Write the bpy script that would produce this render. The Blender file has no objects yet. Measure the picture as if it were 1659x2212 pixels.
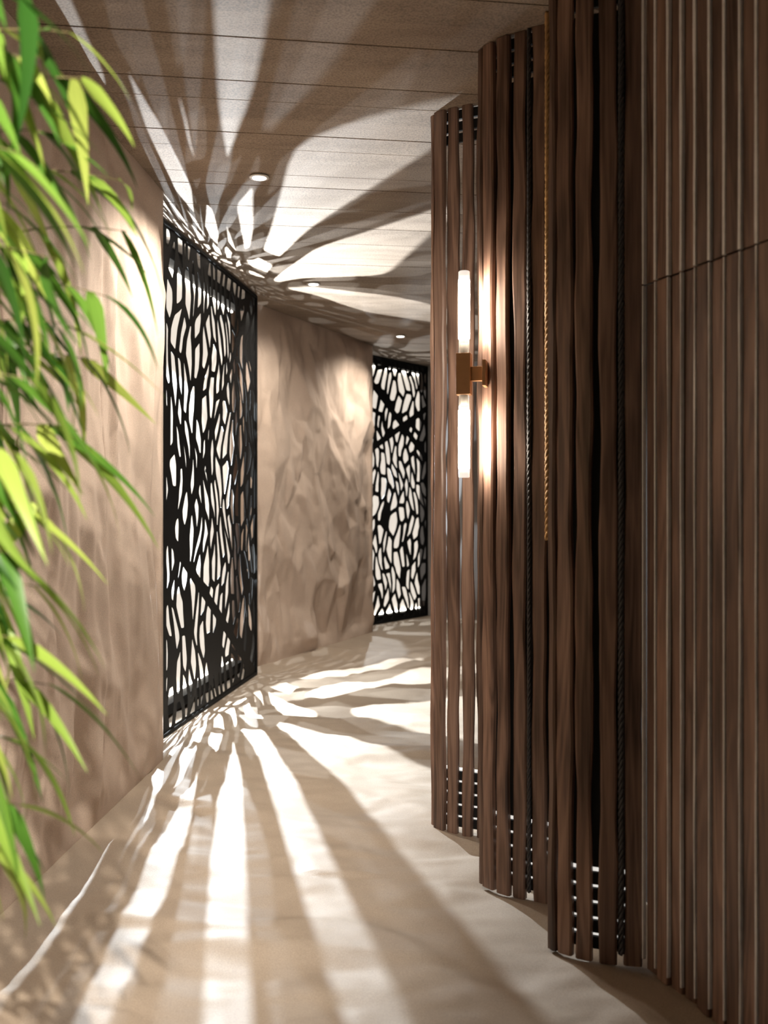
import bpy, bmesh, math, random
import numpy as np
from mathutils import Vector, Matrix
from mathutils.geometry import delaunay_2d_cdt

# ------------------------------------------------------------------ camera, world, exposure
scene = bpy.context.scene
COL = scene.collection
EYE = 1.40            # eye height
CEIL = 3.09           # ceiling height
FPX = 2000.0          # focal length in pixels of the 1659 x 2212 frame
CX, HY = 829.5, 1085.0

cam_d = bpy.data.cameras.new('camera')
cam = bpy.data.objects.new('camera', cam_d)
COL.objects.link(cam)
cam.location = (0, 0, EYE)
cam.rotation_euler = (math.pi / 2, 0, 0)
cam_d.sensor_fit = 'HORIZONTAL'
cam_d.sensor_width = 36.0
cam_d.lens = 36.0 * FPX / 1659.0
cam_d.shift_y = -(1106.0 - HY) / 1659.0
cam_d.clip_start = 0.05
cam_d.dof.use_dof = True
cam_d.dof.focus_distance = 4.2
cam_d.dof.aperture_fstop = 3.0
scene.camera = cam

scene.cycles.max_bounces = 6
scene.cycles.diffuse_bounces = 4
scene.cycles.glossy_bounces = 2
scene.cycles.caustics_reflective = False
scene.cycles.caustics_refractive = False

vs = scene.view_settings
vs.view_transform = 'Standard'
vs.look = 'None'
vs.exposure = 0.0
vs.gamma = 1.0
vs.use_curve_mapping = False

world = bpy.data.worlds.new('soft_daylight')
scene.world = world
world.use_nodes = True
bg = world.node_tree.nodes['Background']
bg.inputs[0].default_value = (1.0, 0.87, 0.76, 1)
bg.inputs[1].default_value = 0.08


def spot(name, loc, target, power, size, blend, radius, color):
    d = bpy.data.lights.new(name, 'SPOT')
    d.energy = power
    d.spot_size = math.radians(size)
    d.spot_blend = blend
    d.shadow_soft_size = radius
    d.color = color
    o = bpy.data.objects.new(name, d)
    COL.objects.link(o)
    o.location = loc
    o.rotation_euler = (Vector(target) - Vector(loc)).to_track_quat('-Z', 'Y').to_euler()
    return o


# ------------------------------------------------------------------ plan of the place (x right, y depth)
SCR1_A, SCR1_B = Vector((-1.395, 4.90)), Vector((-1.040, 7.53))
SCR2_A, SCR2_B = Vector((-0.40, 10.20)), Vector((0.535, 11.435))
N1 = Vector(((SCR1_B - SCR1_A).y, -(SCR1_B - SCR1_A).x)).normalized()    # towards the corridor
N2 = Vector(((SCR2_B - SCR2_A).y, -(SCR2_B - SCR2_A).x)).normalized()


def on_screen(a, b, n, y, back):
    t = (y - a.y) / (b.y - a.y)
    p = a.lerp(b, t) - n * back
    return p


def turned(n, deg):
    a = math.radians(deg)
    return Vector((n.x * math.cos(a) - n.y * math.sin(a), n.x * math.sin(a) + n.y * math.cos(a)))


T1, T2 = turned(N1, -16), turned(N2, -8)
# projector lamps that throw the cut pattern on floor and ceiling
P1 = on_screen(SCR1_A, SCR1_B, N1, 6.72, 0.11)
P2 = on_screen(SCR1_A, SCR1_B, N1, 6.98, 0.235)
P4 = on_screen(SCR1_A, SCR1_B, N1, 7.06, 0.235)
P3 = on_screen(SCR2_A, SCR2_B, N2, 10.75, 0.14)
COOL = (0.84, 0.93, 1.0)
spot('niche_spot_light', (P1.x, P1.y, 1.63), (P1.x + T1.x, P1.y + T1.y, 1.63), 900, 168, 0.06, 0.0018, COOL)
spot('niche_spot_light', (P2.x, P2.y, 2.35), (P2.x + T1.x, P2.y + T1.y, 1.95), 120, 158, 0.06, 0.003, COOL)
spot('niche_spot_light', (P4.x, P4.y, 0.72), (P4.x + T1.x, P4.y + T1.y, 1.12), 130, 158, 0.06, 0.003, COOL)
spot('niche_spot_light', (P3.x, P3.y, 1.60), (P3.x + T2.x, P3.y + T2.y, 1.60), 90, 172, 0.06, 0.005, COOL)

# ------------------------------------------------------------------ materials
def new_mat(name):
    m = bpy.data.materials.new(name)
    m.use_nodes = True
    nt = m.node_tree
    return m, nt, nt.nodes['Principled BSDF']


def nd(nt, typ, **kw):
    n = nt.nodes.new(typ)
    for k, v in kw.items():
        if k in n.inputs.keys():
            n.inputs[k].default_value = v
        else:
            setattr(n, k, v)
    return n


def ramp(nt, stops):
    r = nt.nodes.new('ShaderNodeValToRGB')
    el = r.color_ramp.elements
    el[0].position, el[0].color = stops[0][0], (*stops[0][1], 1)
    el[1].position, el[1].color = stops[1][0], (*stops[1][1], 1)
    for p, c in stops[2:]:
        e = el.new(p)
        e.color = (*c, 1)
    return r


def coords(nt, scale=(1, 1, 1), rot=(0, 0, 0)):
    g = nd(nt, 'ShaderNodeNewGeometry')
    mp = nd(nt, 'ShaderNodeMapping')
    mp.inputs['Scale'].default_value = scale
    mp.inputs['Rotation'].default_value = rot
    nt.links.new(g.outputs['Position'], mp.inputs['Vector'])
    return mp


def plaster(name, c0, c1, rough=0.85, grain=0.25, grain_scale=260, grain_dist=0.002, mott=1.4):
    m, nt, b = new_mat(name)
    L = nt.links
    mp = coords(nt)
    n1 = nd(nt, 'ShaderNodeTexNoise', Scale=mott, Detail=5.0, Roughness=0.6)
    n2 = nd(nt, 'ShaderNodeTexNoise', Scale=grain_scale, Detail=2.0)
    L.new(mp.outputs[0], n1.inputs['Vector'])
    L.new(mp.outputs[0], n2.inputs['Vector'])
    r = ramp(nt, [(0.3, c0), (0.72, c1)])
    L.new(n1.outputs['Fac'], r.inputs[0])
    r2 = ramp(nt, [(0.35, (0.86, 0.86, 0.86)), (0.65, (1.06, 1.06, 1.06))])
    L.new(n2.outputs['Fac'], r2.inputs[0])
    mx = nd(nt, 'ShaderNodeMix', data_type='RGBA', blend_type='MULTIPLY')
    mx.inputs[0].default_value = 1.0
    L.new(r.outputs[0], mx.inputs[6])
    L.new(r2.outputs[0], mx.inputs[7])
    L.new(mx.outputs[2], b.inputs['Base Color'])
    b.inputs['Roughness'].default_value = rough
    bp = nd(nt, 'ShaderNodeBump', Strength=grain, Distance=grain_dist)
    L.new(n2.outputs['Fac'], bp.inputs['Height'])
    L.new(bp.outputs[0], b.inputs['Normal'])
    return m


M_WALL = plaster('crumpled_sand_plaster', (0.55, 0.43, 0.345), (0.66, 0.535, 0.445))
M_FLOOR = plaster('crumpled_sand_floor', (0.345, 0.275, 0.21), (0.44, 0.36, 0.28), rough=0.6, grain=0.2)
M_GREY = plaster('grey_concrete', (0.28, 0.26, 0.25), (0.36, 0.34, 0.33))
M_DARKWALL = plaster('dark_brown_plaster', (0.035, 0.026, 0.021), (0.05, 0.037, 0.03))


def make_concrete():
    m, nt, b = new_mat('board_marked_concrete')
    L = nt.links
    mp = coords(nt, (1.0, 3.6, 3.0), (0, 0, math.radians(-7.5)))
    mp2 = coords(nt)
    n1 = nd(nt, 'ShaderNodeTexNoise', Scale=2.4, Detail=6.0, Roughness=0.62)
    n2 = nd(nt, 'ShaderNodeTexNoise', Scale=120.0, Detail=4.0)
    n3 = nd(nt, 'ShaderNodeTexNoise', Scale=1.1, Detail=3.0)
    L.new(mp.outputs[0], n1.inputs['Vector'])
    L.new(mp2.outputs[0], n2.inputs['Vector'])
    L.new(mp2.outputs[0], n3.inputs['Vector'])
    r = ramp(nt, [(0.28, (0.21, 0.155, 0.112)), (0.72, (0.31, 0.24, 0.18))])
    L.new(n1.outputs['Fac'], r.inputs[0])
    r2 = ramp(nt, [(0.33, (0.66, 0.66, 0.66)), (0.60, (1.10, 1.10, 1.10))])
    L.new(n2.outputs['Fac'], r2.inputs[0])
    mx = nd(nt, 'ShaderNodeMix', data_type='RGBA', blend_type='MULTIPLY')
    mx.inputs[0].default_value = 1.0
    L.new(r.outputs[0], mx.inputs[6])
    L.new(r2.outputs[0], mx.inputs[7])
    oi = nd(nt, 'ShaderNodeObjectInfo')
    hs = nd(nt, 'ShaderNodeHueSaturation')
    ma = nd(nt, 'ShaderNodeMapRange')
    ma.inputs[3].default_value = 0.92
    ma.inputs[4].default_value = 1.08
    L.new(oi.outputs['Random'], ma.inputs[0])
    L.new(ma.outputs[0], hs.inputs['Value'])
    L.new(mx.outputs[2], hs.inputs['Color'])
    L.new(hs.outputs[0], b.inputs['Base Color'])
    b.inputs['Roughness'].default_value = 0.75
    ad = nd(nt, 'ShaderNodeMath', operation='ADD')
    L.new(n1.outputs['Fac'], ad.inputs[0])
    L.new(n2.outputs['Fac'], ad.inputs[1])
    bp = nd(nt, 'ShaderNodeBump', Strength=0.35, Distance=0.004)
    L.new(ad.outputs[0], bp.inputs['Height'])
    L.new(bp.outputs[0], b.inputs['Normal'])
    return m


M_CONC = make_concrete()


def make_wood(name, dark, mid, light, rough=0.42):
    m, nt, b = new_mat(name)
    L = nt.links
    g = nd(nt, 'ShaderNodeNewGeometry')
    oi = nd(nt, 'ShaderNodeObjectInfo')
    off = nd(nt, 'ShaderNodeVectorMath', operation='SCALE')
    off.inputs[0].default_value = (37.0, 11.0, 53.0)
    L.new(oi.outputs['Random'], off.inputs['Scale'])
    add = nd(nt, 'ShaderNodeVectorMath', operation='ADD')
    L.new(g.outputs['Position'], add.inputs[0])
    L.new(off.outputs[0], add.inputs[1])
    mp = nd(nt, 'ShaderNodeMapping')
    mp.inputs['Scale'].default_value = (10.0, 10.0, 0.75)
    L.new(add.outputs[0], mp.inputs['Vector'])
    n1 = nd(nt, 'ShaderNodeTexNoise', Scale=1.0, Detail=2.0, Distortion=0.6)
    L.new(mp.outputs[0], n1.inputs['Vector'])
    mul = nd(nt, 'ShaderNodeMath', operation='MULTIPLY')
    mul.inputs[1].default_value = 46.0
    L.new(n1.outputs['Fac'], mul.inputs[0])
    sn = nd(nt, 'ShaderNodeMath', operation='SINE')
    L.new(mul.outputs[0], sn.inputs[0])
    mp2 = nd(nt, 'ShaderNodeMapping')
    mp2.inputs['Scale'].default_value = (170.0, 170.0, 4.0)
    L.new(add.outputs[0], mp2.inputs['Vector'])
    n2 = nd(nt, 'ShaderNodeTexNoise', Scale=1.0, Detail=4.0)
    L.new(mp2.outputs[0], n2.inputs['Vector'])
    mp3 = nd(nt, 'ShaderNodeMapping')
    mp3.inputs['Scale'].default_value = (14.0, 14.0, 1.8)
    L.new(add.outputs[0], mp3.inputs['Vector'])
    n3 = nd(nt, 'ShaderNodeTexNoise', Scale=1.0, Detail=4.0)
    L.new(mp3.outputs[0], n3.inputs['Vector'])
    # factor = 0.5 + 0.12 * rings + 0.45 (fine-0.5) + 1.0 (blotch-0.5)
    a1 = nd(nt, 'ShaderNodeMath', operation='MULTIPLY_ADD')
    a1.inputs[1].default_value = 0.11
    a1.inputs[2].default_value = -0.37
    L.new(sn.outputs[0], a1.inputs[0])
    a2 = nd(nt, 'ShaderNodeMath', operation='MULTIPLY_ADD')
    a2.inputs[1].default_value = 0.5
    L.new(n2.outputs['Fac'], a2.inputs[0])
    L.new(a1.outputs[0], a2.inputs[2])
    a3 = nd(nt, 'ShaderNodeMath', operation='MULTIPLY_ADD')
    a3.inputs[1].default_value = 1.2
    L.new(n3.outputs['Fac'], a3.inputs[0])
    L.new(a2.outputs[0], a3.inputs[2])
    r = ramp(nt, [(0.15, dark), (0.95, light), (0.52, mid)])
    L.new(a3.outputs[0], r.inputs[0])
    hs = nd(nt, 'ShaderNodeHueSaturation')
    ma = nd(nt, 'ShaderNodeMapRange')
    ma.inputs[3].default_value = 0.62
    ma.inputs[4].default_value = 1.36
    L.new(oi.outputs['Random'], ma.inputs[0])
    L.new(ma.outputs[0], hs.inputs['Value'])
    L.new(r.outputs[0], hs.inputs['Color'])
    L.new(hs.outputs[0], b.inputs['Base Color'])
    b.inputs['Roughness'].default_value = rough
    bp = nd(nt, 'ShaderNodeBump', Strength=0.25, Distance=0.0015)
    L.new(a3.outputs[0], bp.inputs['Height'])
    L.new(bp.outputs[0], b.inputs['Normal'])
    return m


M_WOOD = make_wood('walnut', (0.060, 0.034, 0.024), (0.205, 0.125, 0.092), (0.36, 0.235, 0.178))


def simple(name, col, rough=0.5, metal=0.0, emit=None, strength=0.0, var=0.0):
    m, nt, b = new_mat(name)
    L = nt.links
    mp = coords(nt)
    n = nd(nt, 'ShaderNodeTexNoise', Scale=35.0, Detail=3.0)
    L.new(mp.outputs[0], n.inputs['Vector'])
    lo = tuple(c * (1 - var) for c in col)
    hi = tuple(min(1, c * (1 + var)) for c in col)
    r = ramp(nt, [(0.3, lo), (0.7, hi)])
    L.new(n.outputs['Fac'], r.inputs[0])
    L.new(r.outputs[0], b.inputs['Base Color'])
    b.inputs['Roughness'].default_value = rough
    b.inputs['Metallic'].default_value = metal
    if emit:
        b.inputs['Emission Color'].default_value = (*emit, 1)
        b.inputs['Emission Strength'].default_value = strength
    return m


M_BLACK = simple('black_powder_coat', (0.006, 0.006, 0.006), 0.6, var=0.15)
M_BLACK.node_tree.nodes['Principled BSDF'].inputs['Specular IOR Level'].default_value = 0.15
M_RUBBER = simple('black_backing', (0.006, 0.006, 0.006), 0.8, var=0.2)
M_GLOW = simple('cream_plaster_glow', (0.5, 0.47, 0.42), 0.6, emit=(1.0, 0.90, 0.775), strength=0.80, var=0.02)
M_LED = simple('led_strip_light', (0.9, 0.9, 0.88), 0.5, emit=(1.0, 0.93, 0.82), strength=14.0, var=0.01)
M_BASEGLOW = simple('added_base_glow', (0.9, 0.9, 0.88), 0.5, emit=(1.0, 0.95, 0.88), strength=0.8, var=0.01)
M_BRASS = simple('bronze_paint', (0.46, 0.25, 0.115), 0.5, 0.2, var=0.06)
M_STEEL = simple('brushed_aluminium', (0.86, 0.86, 0.88), 0.4, 0.05, var=0.08)
M_TUBE = simple('frosted_tube_light', (0.95, 0.95, 0.93), 0.4, emit=(1.0, 0.86, 0.70), strength=110.0, var=0.01)
M_TUBECAP = simple('frosted_tube_end', (0.9, 0.88, 0.84), 0.4, emit=(1.0, 0.90, 0.80), strength=0.85, var=0.01)
M_LENS = simple('downlight_lens', (0.9, 0.9, 0.9), 0.4, emit=(1.0, 0.95, 0.88), strength=12.0, var=0.01)
M_WHITE = simple('white_rim', (0.75, 0.73, 0.70), 0.5, var=0.03)
M_GOLD = simple('gold_rope_fibre', (0.40, 0.235, 0.09), 0.55, 0.1, var=0.25)
M_DROPE = simple('charcoal_rope_fibre', (0.05, 0.05, 0.055), 0.4, 0.2, var=0.3)
M_POT = simple('dark_clay', (0.08, 0.07, 0.065), 0.7, var=0.15)
M_SOIL = simple('soil', (0.035, 0.024, 0.017), 0.95, var=0.4)
M_STEM = simple('green_brown_stem', (0.17, 0.14, 0.05), 0.6, var=0.35)


def make_clear():
    m, nt, b = new_mat('clear_tube_glass')
    b.inputs['Base Color'].default_value = (0.95, 0.92, 0.88, 1)
    b.inputs['Roughness'].default_value = 0.15
    b.inputs['Transmission Weight'].default_value = 0.75
    b.inputs['IOR'].default_value = 1.2
    n = nd(nt, 'ShaderNodeTexNoise', Scale=60.0)
    r = ramp(nt, [(0.3, (0.92, 0.89, 0.85)), (0.7, (0.97, 0.95, 0.92))])
    nt.links.new(n.outputs['Fac'], r.inputs[0])
    nt.links.new(r.outputs[0], b.inputs['Base Color'])
    return m


M_CLEAR = make_clear()


def make_leaf():
    m, nt, b = new_mat('bamboo_leaf')
    L = nt.links
    oi = nd(nt, 'ShaderNodeObjectInfo')
    r = ramp(nt, [(0.0, (0.035, 0.12, 0.018)), (1.0, (0.52, 0.62, 0.14)), (0.35, (0.11, 0.27, 0.035)), (0.65, (0.36, 0.52, 0.09))])
    L.new(oi.outputs['Random'], r.inputs[0])
    tc = nd(nt, 'ShaderNodeTexCoord')
    mp = nd(nt, 'ShaderNodeMapping')
    mp.inputs['Scale'].default_value = (3.0, 260.0, 3.0)
    L.new(tc.outputs['Object'], mp.inputs['Vector'])
    n = nd(nt, 'ShaderNodeTexNoise', Scale=1.0, Detail=2.0)
    L.new(mp.outputs[0], n.inputs['Vector'])
    r2 = ramp(nt, [(0.3, (0.82, 0.84, 0.8)), (0.7, (1.1, 1.08, 1.05))])
    L.new(n.outputs['Fac'], r2.inputs[0])
    mx = nd(nt, 'ShaderNodeMix', data_type='RGBA', blend_type='MULTIPLY')
    mx.inputs[0].default_value = 1.0
    L.new(r.outputs[0], mx.inputs[6])
    L.new(r2.outputs[0], mx.inputs[7])
    L.new(mx.outputs[2], b.inputs['Base Color'])
    b.inputs['Roughness'].default_value = 0.38
    tr = nd(nt, 'ShaderNodeBsdfTranslucent')
    L.new(mx.outputs[2], tr.inputs['Color'])
    ms = nd(nt, 'ShaderNodeMixShader')
    ms.inputs[0].default_value = 0.4
    L.new(b.outputs[0], ms.inputs[1])
    L.new(tr.outputs[0], ms.inputs[2])
    L.new(ms.outputs[0], nt.nodes['Material Output'].inputs['Surface'])
    return m


M_LEAF = make_leaf()

# ------------------------------------------------------------------ helpers
def link(name, mesh, mat=None, parent=None):
    o = bpy.data.objects.new(name, mesh)
    COL.objects.link(o)
    if mat and not mesh.materials:
        mesh.materials.append(mat)
    if parent:
        o.parent = parent
    return o


def tag(o, label=None, cat=None, group=None, kind=None):
    if label: o['label'] = label
    if cat: o['category'] = cat
    if group: o['group'] = group
    if kind: o['kind'] = kind
    return o


def empty(name, loc=(0, 0, 0), rz=0.0):
    o = bpy.data.objects.new(name, None)
    COL.objects.link(o)
    o.location = loc
    o.rotation_euler = (0, 0, rz)
    o.empty_display_size = 0.1
    return o


def mesh_from(verts, faces, name='m', smooth=False):
    me = bpy.data.meshes.new(name)
    me.from_pydata([tuple(v) for v in verts], [], faces)
    me.validate()
    bm = bmesh.new()
    bm.from_mesh(me)
    bmesh.ops.recalc_face_normals(bm, faces=bm.faces)
    bm.to_mesh(me)
    bm.free()
    if smooth:
        for p in me.polygons:
            p.use_smooth = True
    return me


def box_mesh(x0, x1, y0, y1, z0, z1, bevel=0.0):
    bm = bmesh.new()
    vs_ = [bm.verts.new(c) for c in ((x0, y0, z0), (x1, y0, z0), (x1, y1, z0), (x0, y1, z0),
                                     (x0, y0, z1), (x1, y0, z1), (x1, y1, z1), (x0, y1, z1))]
    for f in ((0, 3, 2, 1), (4, 5, 6, 7), (0, 1, 5, 4), (1, 2, 6, 5), (2, 3, 7, 6), (3, 0, 4, 7)):
        bm.faces.new([vs_[i] for i in f])
    if bevel:
        bmesh.ops.bevel(bm, geom=bm.edges[:], offset=bevel, segments=2, affect='EDGES', profile=0.5)
    me = bpy.data.meshes.new('box')
    bm.to_mesh(me)
    bm.free()
    return me


def prism_mesh(poly, z0, z1):
    n = len(poly)
    v = [(p[0], p[1], z0) for p in poly] + [(p[0], p[1], z1) for p in poly]
    f = [list(range(n))[::-1], list(range(n, 2 * n))]
    f += [[i, (i + 1) % n, n + (i + 1) % n, n + i] for i in range(n)]
    return mesh_from(v, f)


def cyl_mesh(r, z0, z1, n=24, r2=None, cap_bevel=0.0):
    r2 = r if r2 is None else r2
    rings = [(r, z0), (r2, z1)]
    if cap_bevel:
        rings = [(r - cap_bevel, z0), (r, z0 + cap_bevel), (r2, z1 - cap_bevel), (r2 - cap_bevel, z1)]
    return lathe_mesh(rings, n)


def lathe_mesh(rings, n=24, smooth=False):
    v, f = [], []
    for (r, z) in rings:
        for i in range(n):
            a = 2 * math.pi * i / n
            v.append((r * math.cos(a), r * math.sin(a), z))
    for k in range(len(rings) - 1):
        for i in range(n):
            j = (i + 1) % n
            f.append([k * n + i, k * n + j, (k + 1) * n + j, (k + 1) * n + i])
    f.append(list(range(n))[::-1])
    f.append(list(range((len(rings) - 1) * n, len(rings) * n)))
    me = mesh_from(v, f)
    for p in me.polygons:
        p.use_smooth = len(p.vertices) == 4
    return me


def tube_mesh(points, radii, n=6):
    pts = [Vector(p) for p in points]
    v, f = [], []
    for i, p in enumerate(pts):
        t = (pts[min(i + 1, len(pts) - 1)] - pts[max(i - 1, 0)]).normalized()
        a = t.orthogonal().normalized() if i == 0 else (a - t * a.dot(t)).normalized()
        b = t.cross(a)
        for k in range(n):
            th = 2 * math.pi * k / n
            v.append(p + (a * math.cos(th) + b * math.sin(th)) * radii[i])
    for i in range(len(pts) - 1):
        for k in range(n):
            j = (k + 1) % n
            f.append([i * n + k, i * n + j, (i + 1) * n + j, (i + 1) * n + k])
    f.append(list(range(n))[::-1])
    f.append(list(range((len(pts) - 1) * n, len(pts) * n)))
    return mesh_from(v, f, smooth=True)


# ------------------------------------------------------------------ crumpled surfaces
def crumple(u, v, seed, size=(0.5, 0.5), tilt=0.2, octaves=((1.0, 1.0), (0.5, 0.5)), rot=0.0, warp=0.05):
    """height field of creased flat facets, like crumpled paper cast in plaster"""
    rng = np.random.RandomState(seed)
    sh = u.shape
    c, s_ = math.cos(rot), math.sin(rot)
    U = (c * u + s_ * v).ravel()
    V = (-s_ * u + c * v).ravel()
    U, V = (U + warp * (np.sin(2.1 * V + 1.3 * U + seed) + 0.5 * np.sin(6.7 * V - 3.9 * U + 2 * seed)) * size[0] * 2,
            V + warp * (np.sin(1.7 * U - 1.1 * V + 3 * seed) + 0.5 * np.sin(7.3 * U + 3.3 * V)) * size[1] * 2)
    h = np.zeros(U.shape)
    for (k, amp) in octaves:
        su, sv = size[0] * k, size[1] * k
        a, b = U / su, V / sv
        a0, a1, b0, b1 = a.min() - 1.5, a.max() + 1.5, b.min() - 1.5, b.max() + 1.5
        gx, gy = np.meshgrid(np.arange(a0, a1, 1.0), np.arange(b0, b1, 1.0), indexing='ij')
        px = (gx + rng.uniform(-0.48, 0.48, gx.shape)).ravel()
        py = (gy + rng.uniform(-0.48, 0.48, gy.shape)).ravel()
        pz = rng.uniform(-0.5, 0.5, px.shape)
        tri = delaunay_2d_cdt([Vector((x, y)) for x, y in zip(px, py)], [], [], 0, 1e-6)
        vx = np.array([tuple(p) for p in tri[0]])
        order = np.argsort(a)
        sa, sb = a[order], b[order]
        out = np.zeros(U.shape)
        so = np.zeros(U.shape)
        zi = np.array([pz[o[0]] if len(o) else 0.0 for o in tri[3]])
        for f in tri[2]:
            p0, p1, p2 = vx[f[0]], vx[f[1]], vx[f[2]]
            i0 = np.searchsorted(sa, min(p0[0], p1[0], p2[0]))
            i1 = np.searchsorted(sa, max(p0[0], p1[0], p2[0]), 'right')
            if i1 <= i0:
                continue
            yb = sb[i0:i1]
            cand = np.nonzero((yb >= min(p0[1], p1[1], p2[1])) & (yb <= max(p0[1], p1[1], p2[1])))[0]
            if not len(cand):
                continue
            x, y = sa[i0:i1][cand], yb[cand]
            den = (p1[1] - p2[1]) * (p0[0] - p2[0]) + (p2[0] - p1[0]) * (p0[1] - p2[1])
            if abs(den) < 1e-9:
                continue
            l0 = ((p1[1] - p2[1]) * (x - p2[0]) + (p2[0] - p1[0]) * (y - p2[1])) / den
            l1 = ((p2[1] - p0[1]) * (x - p2[0]) + (p0[0] - p2[0]) * (y - p2[1])) / den
            l2 = 1 - l0 - l1
            ok = (l0 >= -1e-6) & (l1 >= -1e-6) & (l2 >= -1e-6)
            so[i0 + cand[ok]] = l0[ok] * zi[f[0]] + l1[ok] * zi[f[1]] + l2[ok] * zi[f[2]]
        out[order] = so
        h += out * tilt * min(su, sv) * amp
    return h.reshape(sh)


def slab_with_relief(name, A, B, z0, z1, thick, mat, seed, fine, size, tilt, rot=0.0, u_fine=None, octaves=((1.0, 1.0), (0.45, 0.40))):
    """wall slab from A to B in plan; the face on the right-hand side of A->B carries relief"""
    A, B = Vector(A), Vector(B)
    L = (B - A).length
    d = (B - A) / L
    nrm = Vector((d.y, -d.x))
    us = np.linspace(0, L, max(2, int(L / fine)))
    if u_fine is not None:
        us = np.concatenate([np.linspace(0, u_fine, 12)[:-1], np.linspace(u_fine, L, int((L - u_fine) / fine))])
    vz = np.linspace(z0, z1, int((z1 - z0) / fine))
    Ug, Vg = np.meshgrid(us, vz, indexing='ij')
    h = crumple(Ug, Vg, seed, size, tilt, rot=rot, octaves=octaves)
    h -= h.mean()
    nu, nv = Ug.shape
    edge = np.minimum(np.minimum(Ug, L - Ug) / 0.03, 1.0) * np.clip(np.minimum(Vg - 0.0, CEIL - Vg) / 0.12, 0.0, 1.0)
    h = h * edge
    X = A.x + d.x * Ug + nrm.x * h
    Y = A.y + d.y * Ug + nrm.y * h
    verts = np.stack([X.ravel(), Y.ravel(), Vg.ravel()], axis=1).tolist()
    faces = []
    for i in range(nu - 1):
        o0, o1 = i * nv, (i + 1) * nv
        for j in range(nv - 1):
            faces.append((o0 + j, o1 + j, o1 + j + 1, o0 + j + 1))
    base = len(verts)
    Ab, Bb = A - nrm * thick, B - nrm * thick
    verts += [(Ab.x, Ab.y, z0), (Ab.x, Ab.y, z1), (Bb.x, Bb.y, z0), (Bb.x, Bb.y, z1)]
    faces.append(tuple([base, base + 2] + [i * nv for i in range(nu - 1, -1, -1)]))
    faces.append(tuple([base + 1, base + 3] + [i * nv + nv - 1 for i in range(nu - 1, -1, -1)]))
    faces.append(tuple([base, base + 1] + [j for j in range(nv - 1, -1, -1)]))
    faces.append(tuple([base + 2, base + 3] + [(nu - 1) * nv + j for j in range(nv - 1, -1, -1)]))
    faces.append((base, base + 1, base + 3, base + 2))
    me = bpy.data.meshes.new(name)
    me.from_pydata(verts, [], faces)
    o = link(name, me, mat)
    nsm = (nu - 1) * (nv - 1)
    me.polygons.foreach_set('use_smooth', [True] * nsm + [False] * (len(me.polygons) - nsm))
    return tag(o, kind='structure')


# floor -------------------------------------------------------------
def build_floor():
    xs = np.concatenate([[-2.6, -2.2], np.arange(-1.75, 1.35, 0.019), [1.6, 2.4, 3.2]])
    ys = np.concatenate([np.arange(-3.0, 2.0, 0.5), np.arange(2.2, 6.0, 0.019), np.arange(6.0, 12.2, 0.032), [12.6, 13.2]])
    X, Y = np.meshgrid(xs, ys, indexing='ij')
    h = crumple(X, Y, 11, (0.55, 0.26), 0.19, rot=-0.2, octaves=((1.0, 1.0), (0.5, 0.95), (0.22, 0.8)))
    h += 0.0006 * np.sin(Y * 31 + 1.5 * np.sin(X * 2.2) + 0.8 * np.sin(Y * 3.1))
    h -= h.mean() + 0.02
    # the relief dies out at the walls, so that the joint runs straight
    def seg(ax, ay, bx, by):
        dx, dy = bx - ax, by - ay
        t = np.clip(((X - ax) * dx + (Y - ay) * dy) / (dx * dx + dy * dy), 0, 1)
        return np.hypot(X - ax - t * dx, Y - ay - t * dy)
    near = np.minimum(np.minimum(seg(-1.545, -1.5, -1.202, 5.04), seg(-1.083, 7.887, -0.1225, 10.0)), seg(-1.395, 4.9, -1.04, 7.53))
    near = np.minimum(near, seg(-0.4, 10.2, 0.535, 11.435))
    h *= np.clip(near / 0.22, 0.0, 1.0)
    nu, nv = X.shape
    verts = np.stack([X.ravel(), Y.ravel(), h.ravel()], axis=1).tolist()
    faces = [(i * nv + j, (i + 1) * nv + j, (i + 1) * nv + j + 1, i * nv + j + 1) for i in range(nu - 1) for j in range(nv - 1)]
    me = bpy.data.meshes.new('floor')
    me.from_pydata(verts, [], faces)
    me.polygons.foreach_set('use_smooth', [True] * len(me.polygons))
    return tag(link('floor', me, M_FLOOR), kind='structure')


build_floor()

# ceiling -----------------------------------------------------------
ceiling = tag(link('ceiling', box_mesh(-2.6, 3.2, -3.0, 13.2, CEIL + 0.03, CEIL + 0.25), M_CONC), kind='structure')
rng = random.Random(5)
BW = 0.176
ang = math.radians(7.5)
board_meshes = [box_mesh(-3.3, 3.6, 0.0008, BW - 0.0008, 0.0, 0.045, 0.0016) for _ in range(1)]
for i in range(-4, 78):
    o = link('ceiling_board', board_meshes[0], M_CONC, ceiling)
    o.location = (0, 0.06 + i * BW / math.cos(ang), CEIL + rng.uniform(-0.0015, 0.002))
    o.rotation_euler = (0, 0, ang)

# walls -------------------------------------------------------------
slab_with_relief('wall_left', (-1.545, -1.5), (-1.202, 5.04), -0.06, CEIL + 0.02, 0.12, M_WALL, 3, 0.016, (0.17, 0.60), 0.55, rot=0.06, u_fine=4.0, octaves=((1.0, 0.9), (0.5, 0.7), (0.27, 0.4)))
slab_with_relief('wall_left_far', (-1.083, 7.887), (-0.1225, 10.00), -0.06, CEIL + 0.02, 0.17, M_WALL, 8, 0.016, (0.25, 0.46), 0.46, rot=0.22, octaves=((1.0, 1.0), (0.5, 0.8), (0.25, 0.5)))

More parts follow.
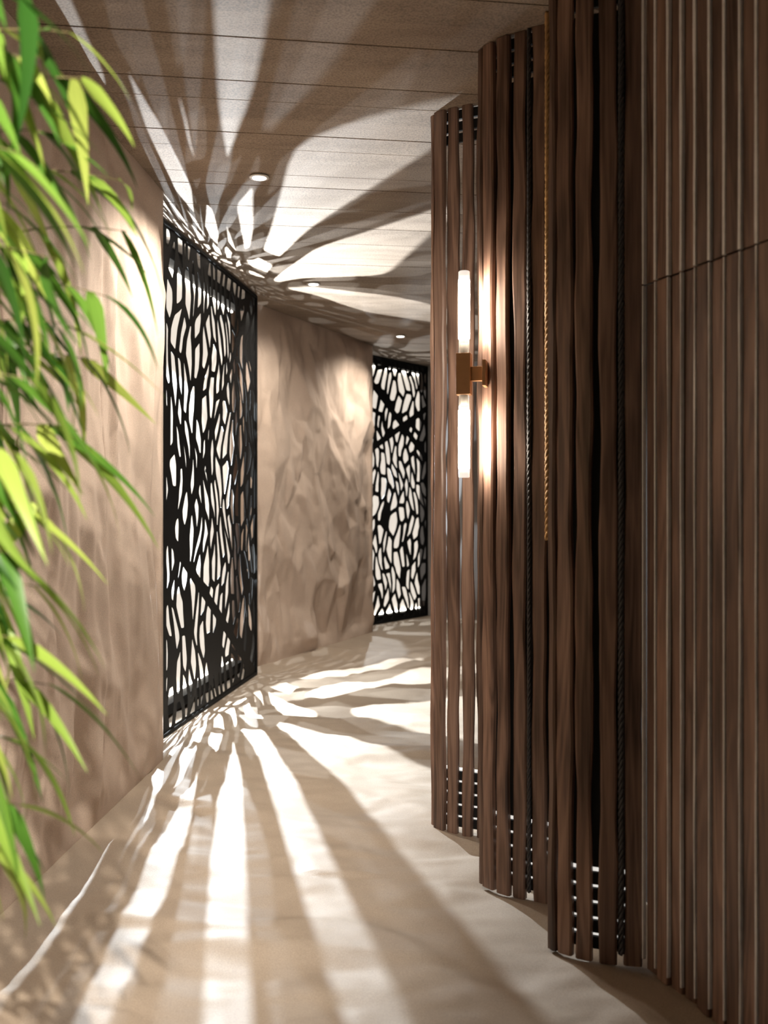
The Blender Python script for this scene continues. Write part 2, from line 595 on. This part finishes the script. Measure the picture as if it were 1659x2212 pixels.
# recess walls behind the two screens
G1_A = SCR1_A - N1 * 0.30
G1_B = Vector((-1.262, 7.98))
def plan_wall(name, pts, thick, mat, side=1):
    P = [Vector(p) for p in pts]
    out = []
    for i, p in enumerate(P):
        t = (P[min(i + 1, len(P) - 1)] - P[max(i - 1, 0)]).normalized()
        out.append(p + Vector((-t.y, t.x)) * thick * side)
    poly = [tuple(p) for p in P] + [tuple(p) for p in reversed(out)]
    return tag(link(name, prism_mesh(poly, -0.06, CEIL + 0.02), mat), kind='structure')

d1 = (SCR1_B - SCR1_A).normalized()
plan_wall('wall_niche', [SCR1_A - N1 * 0.335 - d1 * 0.2, SCR1_B - N1 * 0.335 + d1 * 0.75], 0.1, M_WALL)
d2 = (SCR2_B - SCR2_A).normalized()
plan_wall('wall_niche_far', [SCR2_A - N2 * 0.26 - d2 * 0.35, SCR2_B - N2 * 0.26 + d2 * 0.16], 0.1, M_WALL)
plan_wall('wall_far', [(0.52, 11.46), (0.95, 11.20), (3.1, 11.1)], 0.4, M_GREY)
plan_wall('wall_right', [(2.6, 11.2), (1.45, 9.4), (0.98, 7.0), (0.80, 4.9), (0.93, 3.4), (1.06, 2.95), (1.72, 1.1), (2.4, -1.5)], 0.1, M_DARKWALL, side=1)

# ------------------------------------------------------------------ screens
def clip(poly, n, c):
    """keep n.p <= c"""
    out = []
    for i in range(len(poly)):
        p, q = poly[i], poly[(i + 1) % len(poly)]
        dp = n[0] * p[0] + n[1] * p[1] - c
        dq = n[0] * q[0] + n[1] * q[1] - c
        if dp <= 0:
            out.append(p)
        if dp * dq < 0:
            t = dp / (dp - dq)
            out.append((p[0] + t * (q[0] - p[0]), p[1] + t * (q[1] - p[1])))
    return out


def area(poly):
    return 0.5 * sum(poly[i][0] * poly[(i + 1) % len(poly)][1] - poly[(i + 1) % len(poly)][0] * poly[i][1] for i in range(len(poly)))


def chaikin(poly, rad=0.014):
    """round the corners of a cut-out"""
    o = []
    n = len(poly)
    for i in range(n):
        p, c, q = Vector(poly[i - 1]), Vector(poly[i]), Vector(poly[(i + 1) % n])
        a, b = p - c, q - c
        if a.length < 1e-6 or b.length < 1e-6:
            continue
        s0 = c + a.normalized() * min(rad, a.length * 0.42)
        s1 = c + b.normalized() * min(rad, b.length * 0.42)
        for t in (0.0, 0.5, 1.0):
            o.append(tuple((s0.lerp(c, t)).lerp(c.lerp(s1, t), t)))
    return o


def cut_pattern(L, H, seed, bars, cw=0.112, ch=0.30, margin=0.035, inset=(0.019, 0.031), slant=0.06, drop=0.03, dense=None):
    rg = random.Random(seed)
    pts = []
    nx, ny = int(L / cw) + 2, int(H / ch) + 2
    for i in range(-1, nx):
        for j in range(-1, ny):
            pts.append(((i + 0.5 + rg.uniform(-0.38, 0.38)) * cw, (j + 0.5 + (0.5 if i % 2 else 0) + rg.uniform(-0.42, 0.42)) * ch))
    ph = [rg.uniform(0, 6.28) for _ in range(4)]

    def warp(p):
        x, y = p
        return (x + slant * math.sin(2 * math.pi * (y / 1.35 + x / 1.9) + ph[0]) + 0.35 * slant * math.sin(2 * math.pi * (y / 0.52 - x / 1.1) + ph[1]),
                y + 0.02 * math.sin(2 * math.pi * (x / 0.6 + y / 2) + ph[2]))
    k = (cw / ch) ** 2      # metric weight of y
    holes = []
    for a in pts:
        if rg.random() < drop:
            continue
        poly = [(a[0] - 3 * cw, a[1] - 3 * ch), (a[0] + 3 * cw, a[1] - 3 * ch), (a[0] + 3 * cw, a[1] + 3 * ch), (a[0] - 3 * cw, a[1] + 3 * ch)]
        t = rg.uniform(*inset)
        if dense and dense[0] < a[0] < dense[1] and dense[2] < a[1] < dense[3]:     # heavier webs around the rib crossing, added to thin stray light rays
            t += 0.009
        for b in pts:
            if b is a or abs(b[0] - a[0]) > 3 * cw or abs(b[1] - a[1]) > 3 * ch:
                continue
            nx_, ny_ = b[0] - a[0], (b[1] - a[1]) * k
            l = math.hypot(nx_, ny_)
            m = ((a[0] + b[0]) / 2, (a[1] + b[1]) / 2)
            poly = clip(poly, (nx_ / l, ny_ / l), (nx_ * m[0] + ny_ * m[1]) / l - t)
            if len(poly) < 3:
                break
        if len(poly) < 3:
            continue
        # split long edges so that the warp bends them
        sub = []
        for i in range(len(poly)):
            p, q = poly[i], poly[(i + 1) % len(poly)]
            sub.append(p)
            if math.hypot(q[0] - p[0], q[1] - p[1]) > 0.10:
                w = rg.uniform(-0.007, 0.007)
                sub.append(((p[0] + q[0]) / 2 + w, (p[1] + q[1]) / 2))
        poly = [warp(p) for p in sub]
        pieces = [poly]
        for (p0, p1, hw) in bars:
            dx, dy = p1[0] - p0[0], p1[1] - p0[1]
            l = math.hypot(dx, dy)
            n = (-dy / l, dx / l)
            c = n[0] * p0[0] + n[1] * p0[1]
            nxt = []
            for q in pieces:
                nxt.append(clip(q, n, c - hw))
                nxt.append(clip(q, (-n[0], -n[1]), -(c + hw)))
            pieces = [q for q in nxt if len(q) >= 3]
        for q in pieces:
            for (n, c) in (((-1, 0), -margin), ((1, 0), L - margin), ((0, -1), -margin), ((0, 1), H - margin)):
                q = clip(q, n, c)
                if len(q) < 3:
                    break
            if len(q) >= 3 and abs(area(q)) > 0.0011:
                q2 = []
                for p in q:
                    if not q2 or math.hypot(p[0] - q2[-1][0], p[1] - q2[-1][1]) > 0.004:
                        q2.append(p)
                if len(q2) >= 3:
                    holes.append(chaikin(q2))
    return holes


def sheet_mesh(L, H, holes, thick):
    """flat plate L x H with real cut-outs, thickness along local z"""
    P, E = [(0, 0), (L, 0), (L, H), (0, H)], [(0, 1), (1, 2), (2, 3), (3, 0)]
    for h in holes:
        b0 = len(P)
        P += list(h)
        ids = list(range(b0, b0 + len(h)))
        E += [(ids[i], ids[(i + 1) % len(ids)]) for i in range(len(ids))]
    vo, eo, fo, ov, oe, of = delaunay_2d_cdt([Vector(p) for p in P], E, [], 0, 1e-5)
    boxes = [(min(p[0] for p in h), max(p[0] for p in h), min(p[1] for p in h), max(p[1] for p in h), h) for h in holes]
    def in_hole(x, y):
        for (x0, x1, y0, y1, h) in boxes:
            if x0 < x < x1 and y0 < y < y1:
                ins = False
                for i in range(len(h)):
                    p, q = h[i - 1], h[i]
                    if (p[1] > y) != (q[1] > y) and x < (q[0] - p[0]) * (y - p[1]) / (q[1] - p[1]) + p[0]:
                        ins = not ins
                if ins:
                    return True
        return False
    keep = []
    for f in fo:
        cx_, cy_ = sum(vo[i].x for i in f) / 3, sum(vo[i].y for i in f) / 3
        if not in_hole(cx_, cy_):
            keep.append(list(f))
    t = thick / 2
    n = len(vo)
    verts = [(p.x, p.y, -t) for p in vo] + [(p.x, p.y, t) for p in vo]
    faces = [f[::-1] for f in keep] + [[i + n for i in f] for f in keep]
    cnt = {}
    for f in keep:
        for i in range(3):
            e = (f[i], f[(i + 1) % 3])
            k = (min(e), max(e))
            cnt[k] = None if k in cnt else e
    faces += [[e[0], e[1], e[1] + n, e[0] + n] for e in cnt.values() if e]
    me = bpy.data.meshes.new('sheet')
    me.from_pydata(verts, [], faces)
    me.validate()
    return me


def plane_matrix(A, B, z=0.0):
    d = (B - A).normalized()
    m = Matrix(((d.x, 0, d.y, A.x), (d.y, 0, -d.x, A.y), (0, 1, 0, z), (0, 0, 0, 1)))
    return m


def build_screen(A, B, seed, bars, label, side=None, frame=0.022, **kw):
    root = empty('laser_cut_screen', (A.x, A.y, 0), math.atan2((B - A).y, (B - A).x))
    tag(root, label, 'screen', 'black laser-cut screens in the wall recesses')
    bpy.context.view_layer.update()
    L, H = (B - A).length, CEIL
    def put(o, m):
        o.parent = root
        o.matrix_parent_inverse = Matrix.Identity(4)
        o.matrix_basis = root.matrix_world.inverted() @ m
    sh = link('perforated_sheet', sheet_mesh(L, H - 0.01, cut_pattern(L, H - 0.01, seed, bars, **kw), 0.003), M_BLACK)
    put(sh, plane_matrix(A, B))
    for (x0, x1, z0, z1) in ((0, L, 0, frame), (0, L, H - 0.01 - frame, H - 0.01), (L - frame, L, frame, H - 0.01 - frame), (0, frame, frame, H - 0.01 - frame)):
        link('frame_bar', box_mesh(x0, x1, -0.012, 0.012, z0, z1, 0.002), M_BLACK, root)
    if side:
        sl = (side[1] - side[0]).length
        so = link('side_sheet', sheet_mesh(sl, H - 0.01, cut_pattern(sl, H - 0.01, seed + 7, [], cw=0.14, ch=0.34, inset=(0.026, 0.038), drop=0.42), 0.006), M_BLACK)
        so.name = 'return_screen'
        so.matrix_world = plane_matrix(side[0], side[1])
        tag(so, 'narrow black cut metal return behind the far edge of the tall screen', 'screen')
    return root


L1 = (SCR1_B - SCR1_A).length
bars1 = [((0.32, 0.0), (0.32, 3.0), 0.34), ((0.0, 1.64), (L1, -0.014), 0.042), ((0.0, 0.0), (L1, 3.26), 0.03)]  # first bar is an added blank zone, out of view, blocking stray rays
build_screen(SCR1_A, SCR1_B, 182, bars1, 'tall black laser-cut metal screen between the two crumpled plaster walls',
             side=(Vector((-1.052, 7.545)), Vector((-1.17, 7.74))), dense=(0.55, 1.50, 1.20, 2.0))
L2 = (SCR2_B - SCR2_A).length
bars2 = [((0.0, 3.08), (1.55, 1.93), 0.040), ((0.0, 1.80), (1.55, 2.565), 0.036)]
build_screen(SCR2_A, SCR2_B, 34, bars2, 'farther black laser-cut metal screen beside the grey wall edge',
             cw=0.112, ch=0.265, inset=(0.019, 0.029), slant=0.06)


def glow_panel(A, B, n, back, label, label_led, cap_t):
    root = empty('glow_back', (A.x, A.y, 0), math.atan2((B - A).y, (B - A).x))
    tag(root, label, 'glow sheet', 'glowing sheets standing for lit plaster behind the cut screens')
    L = (B - A).length
    # local y points away from the corridor
    link('glow_sheet', box_mesh(0, L, back, back + 0.02, 0.075, CEIL - 0.085), M_GLOW, root)  # emission stands in for cream plaster lit by the LED strips
    for (z0, z1, zl) in ((0.0, 0.07, 0.078), (CEIL - 0.08, CEIL - 0.004, CEIL - 0.090)):
        link('cover_trim', box_mesh(0, L, back - 0.11, back + 0.02, z0, z1, 0.002), M_RUBBER, root)
        link('led_strip', box_mesh(0.02, L - 0.02, back - 0.02, back - 0.006, zl - 0.006, zl + 0.006), M_LED, root)
    return root


glow_panel(SCR1_A, SCR1_B + d1 * 0.24, N1, 0.285, 'glowing sheet standing for lit cream plaster behind the tall near screen', '', 0)
glow_panel(SCR2_A, SCR2_B + d2 * 0.13, N2, 0.21, 'glowing sheet standing for lit cream plaster behind the farther screen', '', 0)


def projector(P, z, target, label):
    root = empty('niche_projector', (P.x, P.y, z))
    tag(root, label, 'spotlight', 'small projector lamps inside the wall recesses')
    q = (Vector(target) - Vector((P.x, P.y, z))).to_track_quat('Z', 'Y')
    root.rotation_euler = q.to_euler()
    link('housing', cyl_mesh(0.018, -0.042, -0.014, 16, cap_bevel=0.003), M_BLACK, root)
    link('lens', cyl_mesh(0.014, -0.014, -0.0125, 16), M_LENS, root)
    return root


projector(P1, 1.63, (P1.x + T1.x, P1.y + T1.y, 1.63), 'small black projector lamp behind the middle of the tall screen')
projector(P2, 2.35, (P2.x + T1.x, P2.y + T1.y, 1.95), 'upper small black projector lamp behind the far end of the tall screen')
projector(P4, 0.72, (P4.x + T1.x, P4.y + T1.y, 1.12), 'lower small black projector lamp behind the far end of the tall screen')
projector(P3, 1.60, (P3.x + T2.x, P3.y + T2.y, 1.60), 'small black projector lamp behind the farther screen')

# ------------------------------------------------------------------ downlights
def downlight(x, y, label, power, size, target, blend=1.0):
    root = empty('ceiling_downlight', (x, y, CEIL - 0.002))
    tag(root, label, 'downlight', 'round recessed ceiling downlights')
    link('rim', lathe_mesh([(0.036, -0.001), (0.050, -0.002), (0.052, -0.006), (0.040, -0.010), (0.036, -0.007)], 28), M_WHITE, root)
    link('lens', cyl_mesh(0.036, -0.0085, -0.002, 28), M_LENS, root)
    s = spot('downlight_beam', (0, 0, 0), (0, 0, -1), power, size, blend, 0.03, (1.0, 0.90, 0.78))
    s.location = (x, y, CEIL - 0.03)
    s.rotation_euler = (Vector(target) - Vector((x, y, CEIL - 0.03))).to_track_quat('-Z', 'Y').to_euler()
    return root


downlight(-0.647, 4.80, 'recessed ceiling downlight nearest the camera, in front of the tall screen', 215, 105, (-1.22, 4.35, 1.4))
downlight(-0.545, 7.146, 'recessed ceiling downlight above the start of the middle wall', 125, 120, (-0.95, 7.9, 0.9))
downlight(0.167, 9.39, 'farthest recessed ceiling downlight, in front of the far screen', 115, 130, (-0.3, 9.3, 0.5))

# ------------------------------------------------------------------ slatted wood wall
def wav(rg, amp):
    fs = [(rg.uniform(3.5, 7.0), rg.uniform(0, 6.28), 0.9), (rg.uniform(10, 17), rg.uniform(0, 6.28), 0.6), (rg.uniform(22, 36), rg.uniform(0, 6.28), 0.2)]
    return lambda z: amp * sum(a * math.sin(f * z + p) for f, p, a in fs)


def slat_mesh(w, t, z0, z1, rg, amp, bev=0.006, nseg=64):
    l, r, fz = wav(rg, amp), wav(rg, amp), wav(rg, amp * 0.45)
    v, f = [], []
    for k in range(nseg + 1):
        z = z0 + (z1 - z0) * k / nseg
        a, b, y = -w / 2 + l(z), w / 2 + r(z), fz(z)
        # front is -y
        v += [(a, -t / 2 + bev + y, z), (a + bev, -t / 2 + y, z), (b - bev, -t / 2 + y, z), (b, -t / 2 + bev + y, z), (b, t / 2, z), (a, t / 2, z)]
    n = 6
    for k in range(nseg):
        for i in range(n):
            j = (i + 1) % n
            f.append([k * n + i, k * n + j, (k + 1) * n + j, (k + 1) * n + i])
    f.append(list(range(n)))
    f.append([nseg * n + i for i in range(n)][::-1])
    return mesh_from(v, f)


def path_mesh(pts, off, thick, z0, z1):
    """thin vertical ribbon with thickness following plan points, pushed back by off"""
    P = [Vector(p) for p in pts]
    a, b = [], []
    for i, p in enumerate(P):
        t = (P[min(i + 1, len(P) - 1)] - P[max(i - 1, 0)]).normalized()
        n = Vector((-t.y, t.x))        # away from the viewer's side
        a.append(p + n * off)
        b.append(p + n * (off + thick))
    poly = [tuple(p) for p in a] + [tuple(p) for p in reversed(b)]
    return prism_mesh(poly, z0, z1)


def build_column(pts, widths, seed, label, backing=True, glow=True):
    """pts: plan centres of the slats, from the nose to the far right"""
    rg = random.Random(seed)
    o0 = pts[1]
    root = empty('slatted_column', (o0[0], o0[1], 0))
    tag(root, label, 'slatted column', 'scalloped walnut slat columns')
    P = [Vector(p) for p in pts]
    base = Vector(o0)
    for i, p in enumerate(P):
        t = (P[min(i + 1, len(P) - 1)] - P[max(i - 1, 0)]).normalized()
        if i == 0:                       # the nose slat turns back round the end
            t = Vector((0.5, -0.866))
        o = link('slat', slat_mesh(widths[i], 0.022, -0.022, CEIL - 0.002, rg, 0.0031, nseg=90), M_WOOD, root)
        o.location = (p.x - base.x, p.y - base.y, 0)
        o.rotation_euler = (0, 0, math.atan2(t.y, t.x))
    R = [p - base for p in P[1:]]
    for z in (0.008, 0.058, 0.108, 0.158, 0.208):
        link('rail', path_mesh(R, 0.014, 0.012, z, z + 0.038), M_RUBBER, root)
    for z in (CEIL - 0.045, CEIL - 0.095, CEIL - 0.145):
        link('rail', path_mesh(R, 0.014, 0.012, z, z + 0.038), M_RUBBER, root)
    if backing:
        link('backing', path_mesh(R, 0.016, 0.008, 0.262, CEIL - 0.165), M_RUBBER, root)
    if glow:
        link('added_glow_strip', path_mesh(R, 0.034, 0.006, 0.01, 0.255), M_BASEGLOW, root)  # added glowing strip that makes the bright dashes between the rails
    return root


C1 = [(0.2175, 4.054), (0.2414, 4.006), (0.2966, 3.969), (0.3574, 3.938), (0.4190, 3.912), (0.482, 3.892), (0.546, 3.875)]
W1 = [0.024, 0.056, 0.050, 0.049, 0.050, 0.050, 0.050]
C2 = [(0.3662, 3.460), (0.3880, 3.421), (0.4334, 3.365), (0.4902, 3.329), (0.5536, 3.290), (0.6150, 3.262), (0.676, 3.24)]
W2 = [0.024, 0.055, 0.050, 0.050, 0.052, 0.050, 0.050]
C3 = [(0.5390, 2.950), (0.5716, 2.920), (0.6235, 2.884), (0.6929, 2.860), (0.7664, 2.847)]
W3 = [0.032, 0.052, 0.050, 0.053, 0.057]
build_column(C1, W1, 41, 'farthest slatted walnut column with light showing through its gaps', backing=False)
build_column(C2, W2, 42, 'middle slatted walnut column carrying the wall sconce')
build_column(C3, W3, 43, 'nearest slatted walnut column next to the flat slat panel')

# flat slat panel with metal inlays -----------------------------------------
PA = Vector((0.8060, 2.836))
PD = Vector((-0.371, 1.0)).normalized() * -1       # runs towards the camera
PN = Vector((PD.y, -PD.x))                          # to the corridor side?
root = empty('slat_panel', (PA.x, PA.y, 0), math.atan2(PD.y, PD.x))
tag(root, 'flat walnut slat panel with thin metal inlay strips at the right edge', 'wall panel')
rg = random.Random(77)
ZJ = 2.064
PITCH = 0.0597
for i in range(20):
    x = i * PITCH
    prot = rg.choice((0.0, 0.0, 0.004, -0.004))
    for (z0, z1) in ((-0.022, ZJ - 0.003), (ZJ + 0.003, CEIL - 0.002)):
        o = link('slat', slat_mesh(0.047, 0.022, z0, z1, rg, 0.0007, 0.003, 24), M_WOOD, root)
        o.location = (x + 0.030, prot, 0)
    wv = rg.random() < 0.45
    for (z0, z1, w) in ((0.004, ZJ - 0.003, 0.0055), (ZJ + 0.003, CEIL - 0.002, 0.011)):
        o = link('metal_inlay', slat_mesh(w, 0.012, z0, z1, rg, 0.0011 if wv else 0.0002, 0.0015, 24), M_STEEL, root)
        o.location = (x, -0.012, 0)
link('backing', box_mesh(-0.01, 20 * PITCH, 0.012, 0.03, 0.0, CEIL - 0.002), M_RUBBER, root)

# ropes hanging in the gaps ---------------------------------------------------
def rope(name, x, y, z0, z1, r, mat, label):
    root = empty(name, (x, y, z0))
    tag(root, label, 'rope', 'twisted ropes in the slat gaps')
    n = int((z1 - z0) / 0.006)
    for k in range(3):
        pts = []
        for i in range(n + 1):
            z = (z1 - z0) * i / n
            a = 2 * math.pi * (z / 0.07) + k * 2 * math.pi / 3
            pts.append((0.55 * r * math.cos(a), 0.55 * r * math.sin(a), z))
        link('strand', tube_mesh(pts, [0.62 * r] * (n + 1), 6), mat, root)
    return root


rope('hanging_rope', 0.5650, 3.190, 1.27, CEIL - 0.002, 0.010, M_GOLD, 'golden twisted rope in the gap between the two nearest columns')
rope('hanging_rope', 0.5170, 3.300, 0.01, CEIL - 0.002, 0.007, M_DROPE, 'charcoal twisted rope in a gap of the middle column')
rope('hanging_rope', 0.7290, 2.847, 0.01, CEIL - 0.002, 0.009, M_DROPE, 'charcoal twisted rope in a gap of the nearest column')

# ------------------------------------------------------------------ sconce
def sconce():
    x, y, zc = 0.2945, 3.405, 1.87
    root = empty('wall_sconce', (x, y, zc), math.radians(-14))
    tag(root, 'bronze wall sconce with two glowing frosted tubes on the middle column', 'wall lamp')
    link('body', box_mesh(-0.0265, 0.0265, -0.0265, 0.0265, -0.076, 0.076, 0.0015), M_BRASS, root)
    link('arm', box_mesh(0.0265, 0.078, -0.016, 0.016, -0.026, 0.026, 0.001), M_BRASS, root)
    link('mounting_plate', box_mesh(0.072, 0.084, -0.040, 0.040, -0.047, 0.047, 0.001), M_BRASS, root)
    for s in (1, -1):
        def seg(name, z0, z1, mat, r, bev=0.002, par=None):
            a, b = (z0, z1) if s > 0 else (-z1, -z0)
            return link(name, cyl_mesh(r, a, b, 28, cap_bevel=bev), mat, par or root)
        sl = seg('clear_sleeve', 0.076, 0.131, M_CLEAR, 0.0195)
        seg('socket', 0.076, 0.112, M_WHITE, 0.011, par=sl)
        tb = seg('light_tube', 0.131, 0.347, M_TUBE, 0.0212)
        seg('tube_end', 0.347, 0.379, M_TUBECAP, 0.0205, par=tb)
    return root


sconce()

# ------------------------------------------------------------------ bamboo plant
def leaf_mesh(length, width, droop, fold, rg):
    n = 9
    v, f = [], []
    x = z = 0.0
    ang0 = rg.uniform(0.0, 0.25)
    tw = rg.uniform(-0.25, 0.25)
    for i in range(n + 1):
        t = i / n
        wd = width * min(1.0, (t + 0.05) / 0.22) ** 0.7 * (1 - max(0.0, t - 0.22) / 0.78) ** 0.85
        if i == n:
            wd = 0.0006
        zz = fold * wd
        a = tw * t
        v += [(x, -wd / 2 * math.cos(a), z + zz - wd / 2 * math.sin(a)), (x, 0, z), (x, wd / 2 * math.cos(a), z + zz + wd / 2 * math.sin(a))]
        th = ang0 - droop * t
        x += length / n * math.cos(th)
        z += length / n * math.sin(th)
    for i in range(n):
        a, b = i * 3, (i + 1) * 3
        f.append([a, b, b + 1, a + 1])
        f.append([a + 1, b + 1, b + 2, a + 2])
    me = bpy.data.meshes.new('leaf')
    me.from_pydata(v, [], f)
    me.polygons.foreach_set('use_smooth', [True] * len(me.polygons))
    return me


def build_bamboo():
    rg = random.Random(12)
    bx, by = -1.02, 1.62
    root = empty('bamboo_plant', (bx, by, 0))
    tag(root, 'leafy green bamboo plant with drooping leaves in the left foreground', 'plant')
    link('pot', lathe_mesh([(0.13, 0.0), (0.15, 0.01), (0.19, 0.36), (0.20, 0.37), (0.20, 0.40), (0.18, 0.40), (0.175, 0.35)], 28), M_POT, root)
    link('soil', cyl_mesh(0.174, 0.33, 0.352, 24), M_SOIL, root)
    meshes = [leaf_mesh(rg.uniform(0.18, 0.27), rg.uniform(0.025, 0.034), rg.uniform(0.35, 0.95), rg.uniform(0.05, 0.22), rg) for _ in range(9)]
    for m in meshes:
        m.materials.append(M_LEAF)
    culms = []
    for i in range(6):
        a = i * 1.05
        p0 = Vector((0.07 * math.cos(a), 0.07 * math.sin(a), 0.34))
        lean = Vector((rg.uniform(-0.03, 0.12), rg.uniform(-0.28, 0.22), 0))
        top = rg.uniform(2.2, 2.85)
        pts = []
        for k in range(13):
            t = k / 12
            pts.append(p0 + lean * t * t + Vector((0, 0, (top - 0.34) * t)))
        culms.append(pts)
        link('culm', tube_mesh(pts, [0.009 * (1 - 0.7 * k / 12) for k in range(13)], 7), M_STEM, root)

    def at(px, py, d):
        return Vector(((px - CX) / FPX * d - bx, d - by, EYE + (HY - py) / FPX * d))
    # tips of arching twigs: where they stand, depth, number of leaves
    twigs = [
        (70, -10, 1.25, 11), (150, 70, 1.40, 10), (200, 170, 1.35, 12), (60, 130, 1.30, 10),
        (260, 390, 1.62, 10), (120, 290, 1.45, 9), (40, 330, 1.20, 10), (275, 500, 1.66, 6),
        (120, 560, 1.40, 11), (40, 540, 1.25, 10), (230, 640, 1.55, 11), (140, 700, 1.45, 12),
        (210, 780, 1.55, 11), (70, 820, 1.30, 11), (170, 930, 1.50, 10), (40, 980, 1.30, 10),
        (90, 1090, 1.45, 10), (30, 1200, 1.30, 9), (110, 1270, 1.45, 9), (50, 1380, 1.35, 9),
        (115, 1480, 1.45, 10), (60, 1600, 1.40, 10), (45, 1740, 1.35, 9), (5, 1830, 1.30, 8),
        (-20, 200, 1.3, 9), (10, 440, 1.45, 8), (-10, 690, 1.3, 9), (0, 900, 1.5, 8), (-10, 1100, 1.3, 9), (10, 1310, 1.45, 9), (-10, 1500, 1.3, 9),
    ]
    for (px, py, d, n) in twigs:
        d *= 1.16
        tip = at(px, py, d)
        # nearest culm point that is higher / level
        best = min((p for pts in culms for p in pts if p.z > 0.6), key=lambda p: abs(p.z - (tip.z - 0.10)) + 0.6 * abs(p.y - tip.y))
        mid = (best + tip) / 2 + Vector((0, 0, 0.10))
        pts = [best.lerp(mid, t).lerp(mid.lerp(tip, t), t) for t in [k / 8 for k in range(9)]]
        tw = link('twig', tube_mesh(pts, [0.0035 * (1 - 0.75 * k / 8) for k in range(9)], 5), M_STEM, root)
        for k in range(n):
            t = 0.42 + 0.58 * (k + rg.random()) / n
            i = min(7, int(t * 8))
            p = pts[i].lerp(pts[i + 1], t * 8 - i)
            o = link('leaf', rg.choice(meshes), None, tw)
            o.location = p
            yaw = rg.gauss(0.0, 0.75)
            pitch = rg.uniform(0.5, 1.2)
            roll = rg.gauss(0, 0.45)
            o.rotation_euler = (Matrix.Rotation(yaw, 4, 'Z') @ Matrix.Rotation(pitch, 4, 'Y') @ Matrix.Rotation(roll, 4, 'X')).to_euler()
            sc = rg.uniform(0.80, 1.15)
            o.scale = (sc, sc, sc)
    return root


build_bamboo()
downlight(-0.10, -0.90, 'added unseen ceiling lamp brightening the bamboo plant and left wall', 1300, 46, (-0.92, 1.75, 1.5), 0.8)  # added lamp out of view, lifts the leaves and the left wall
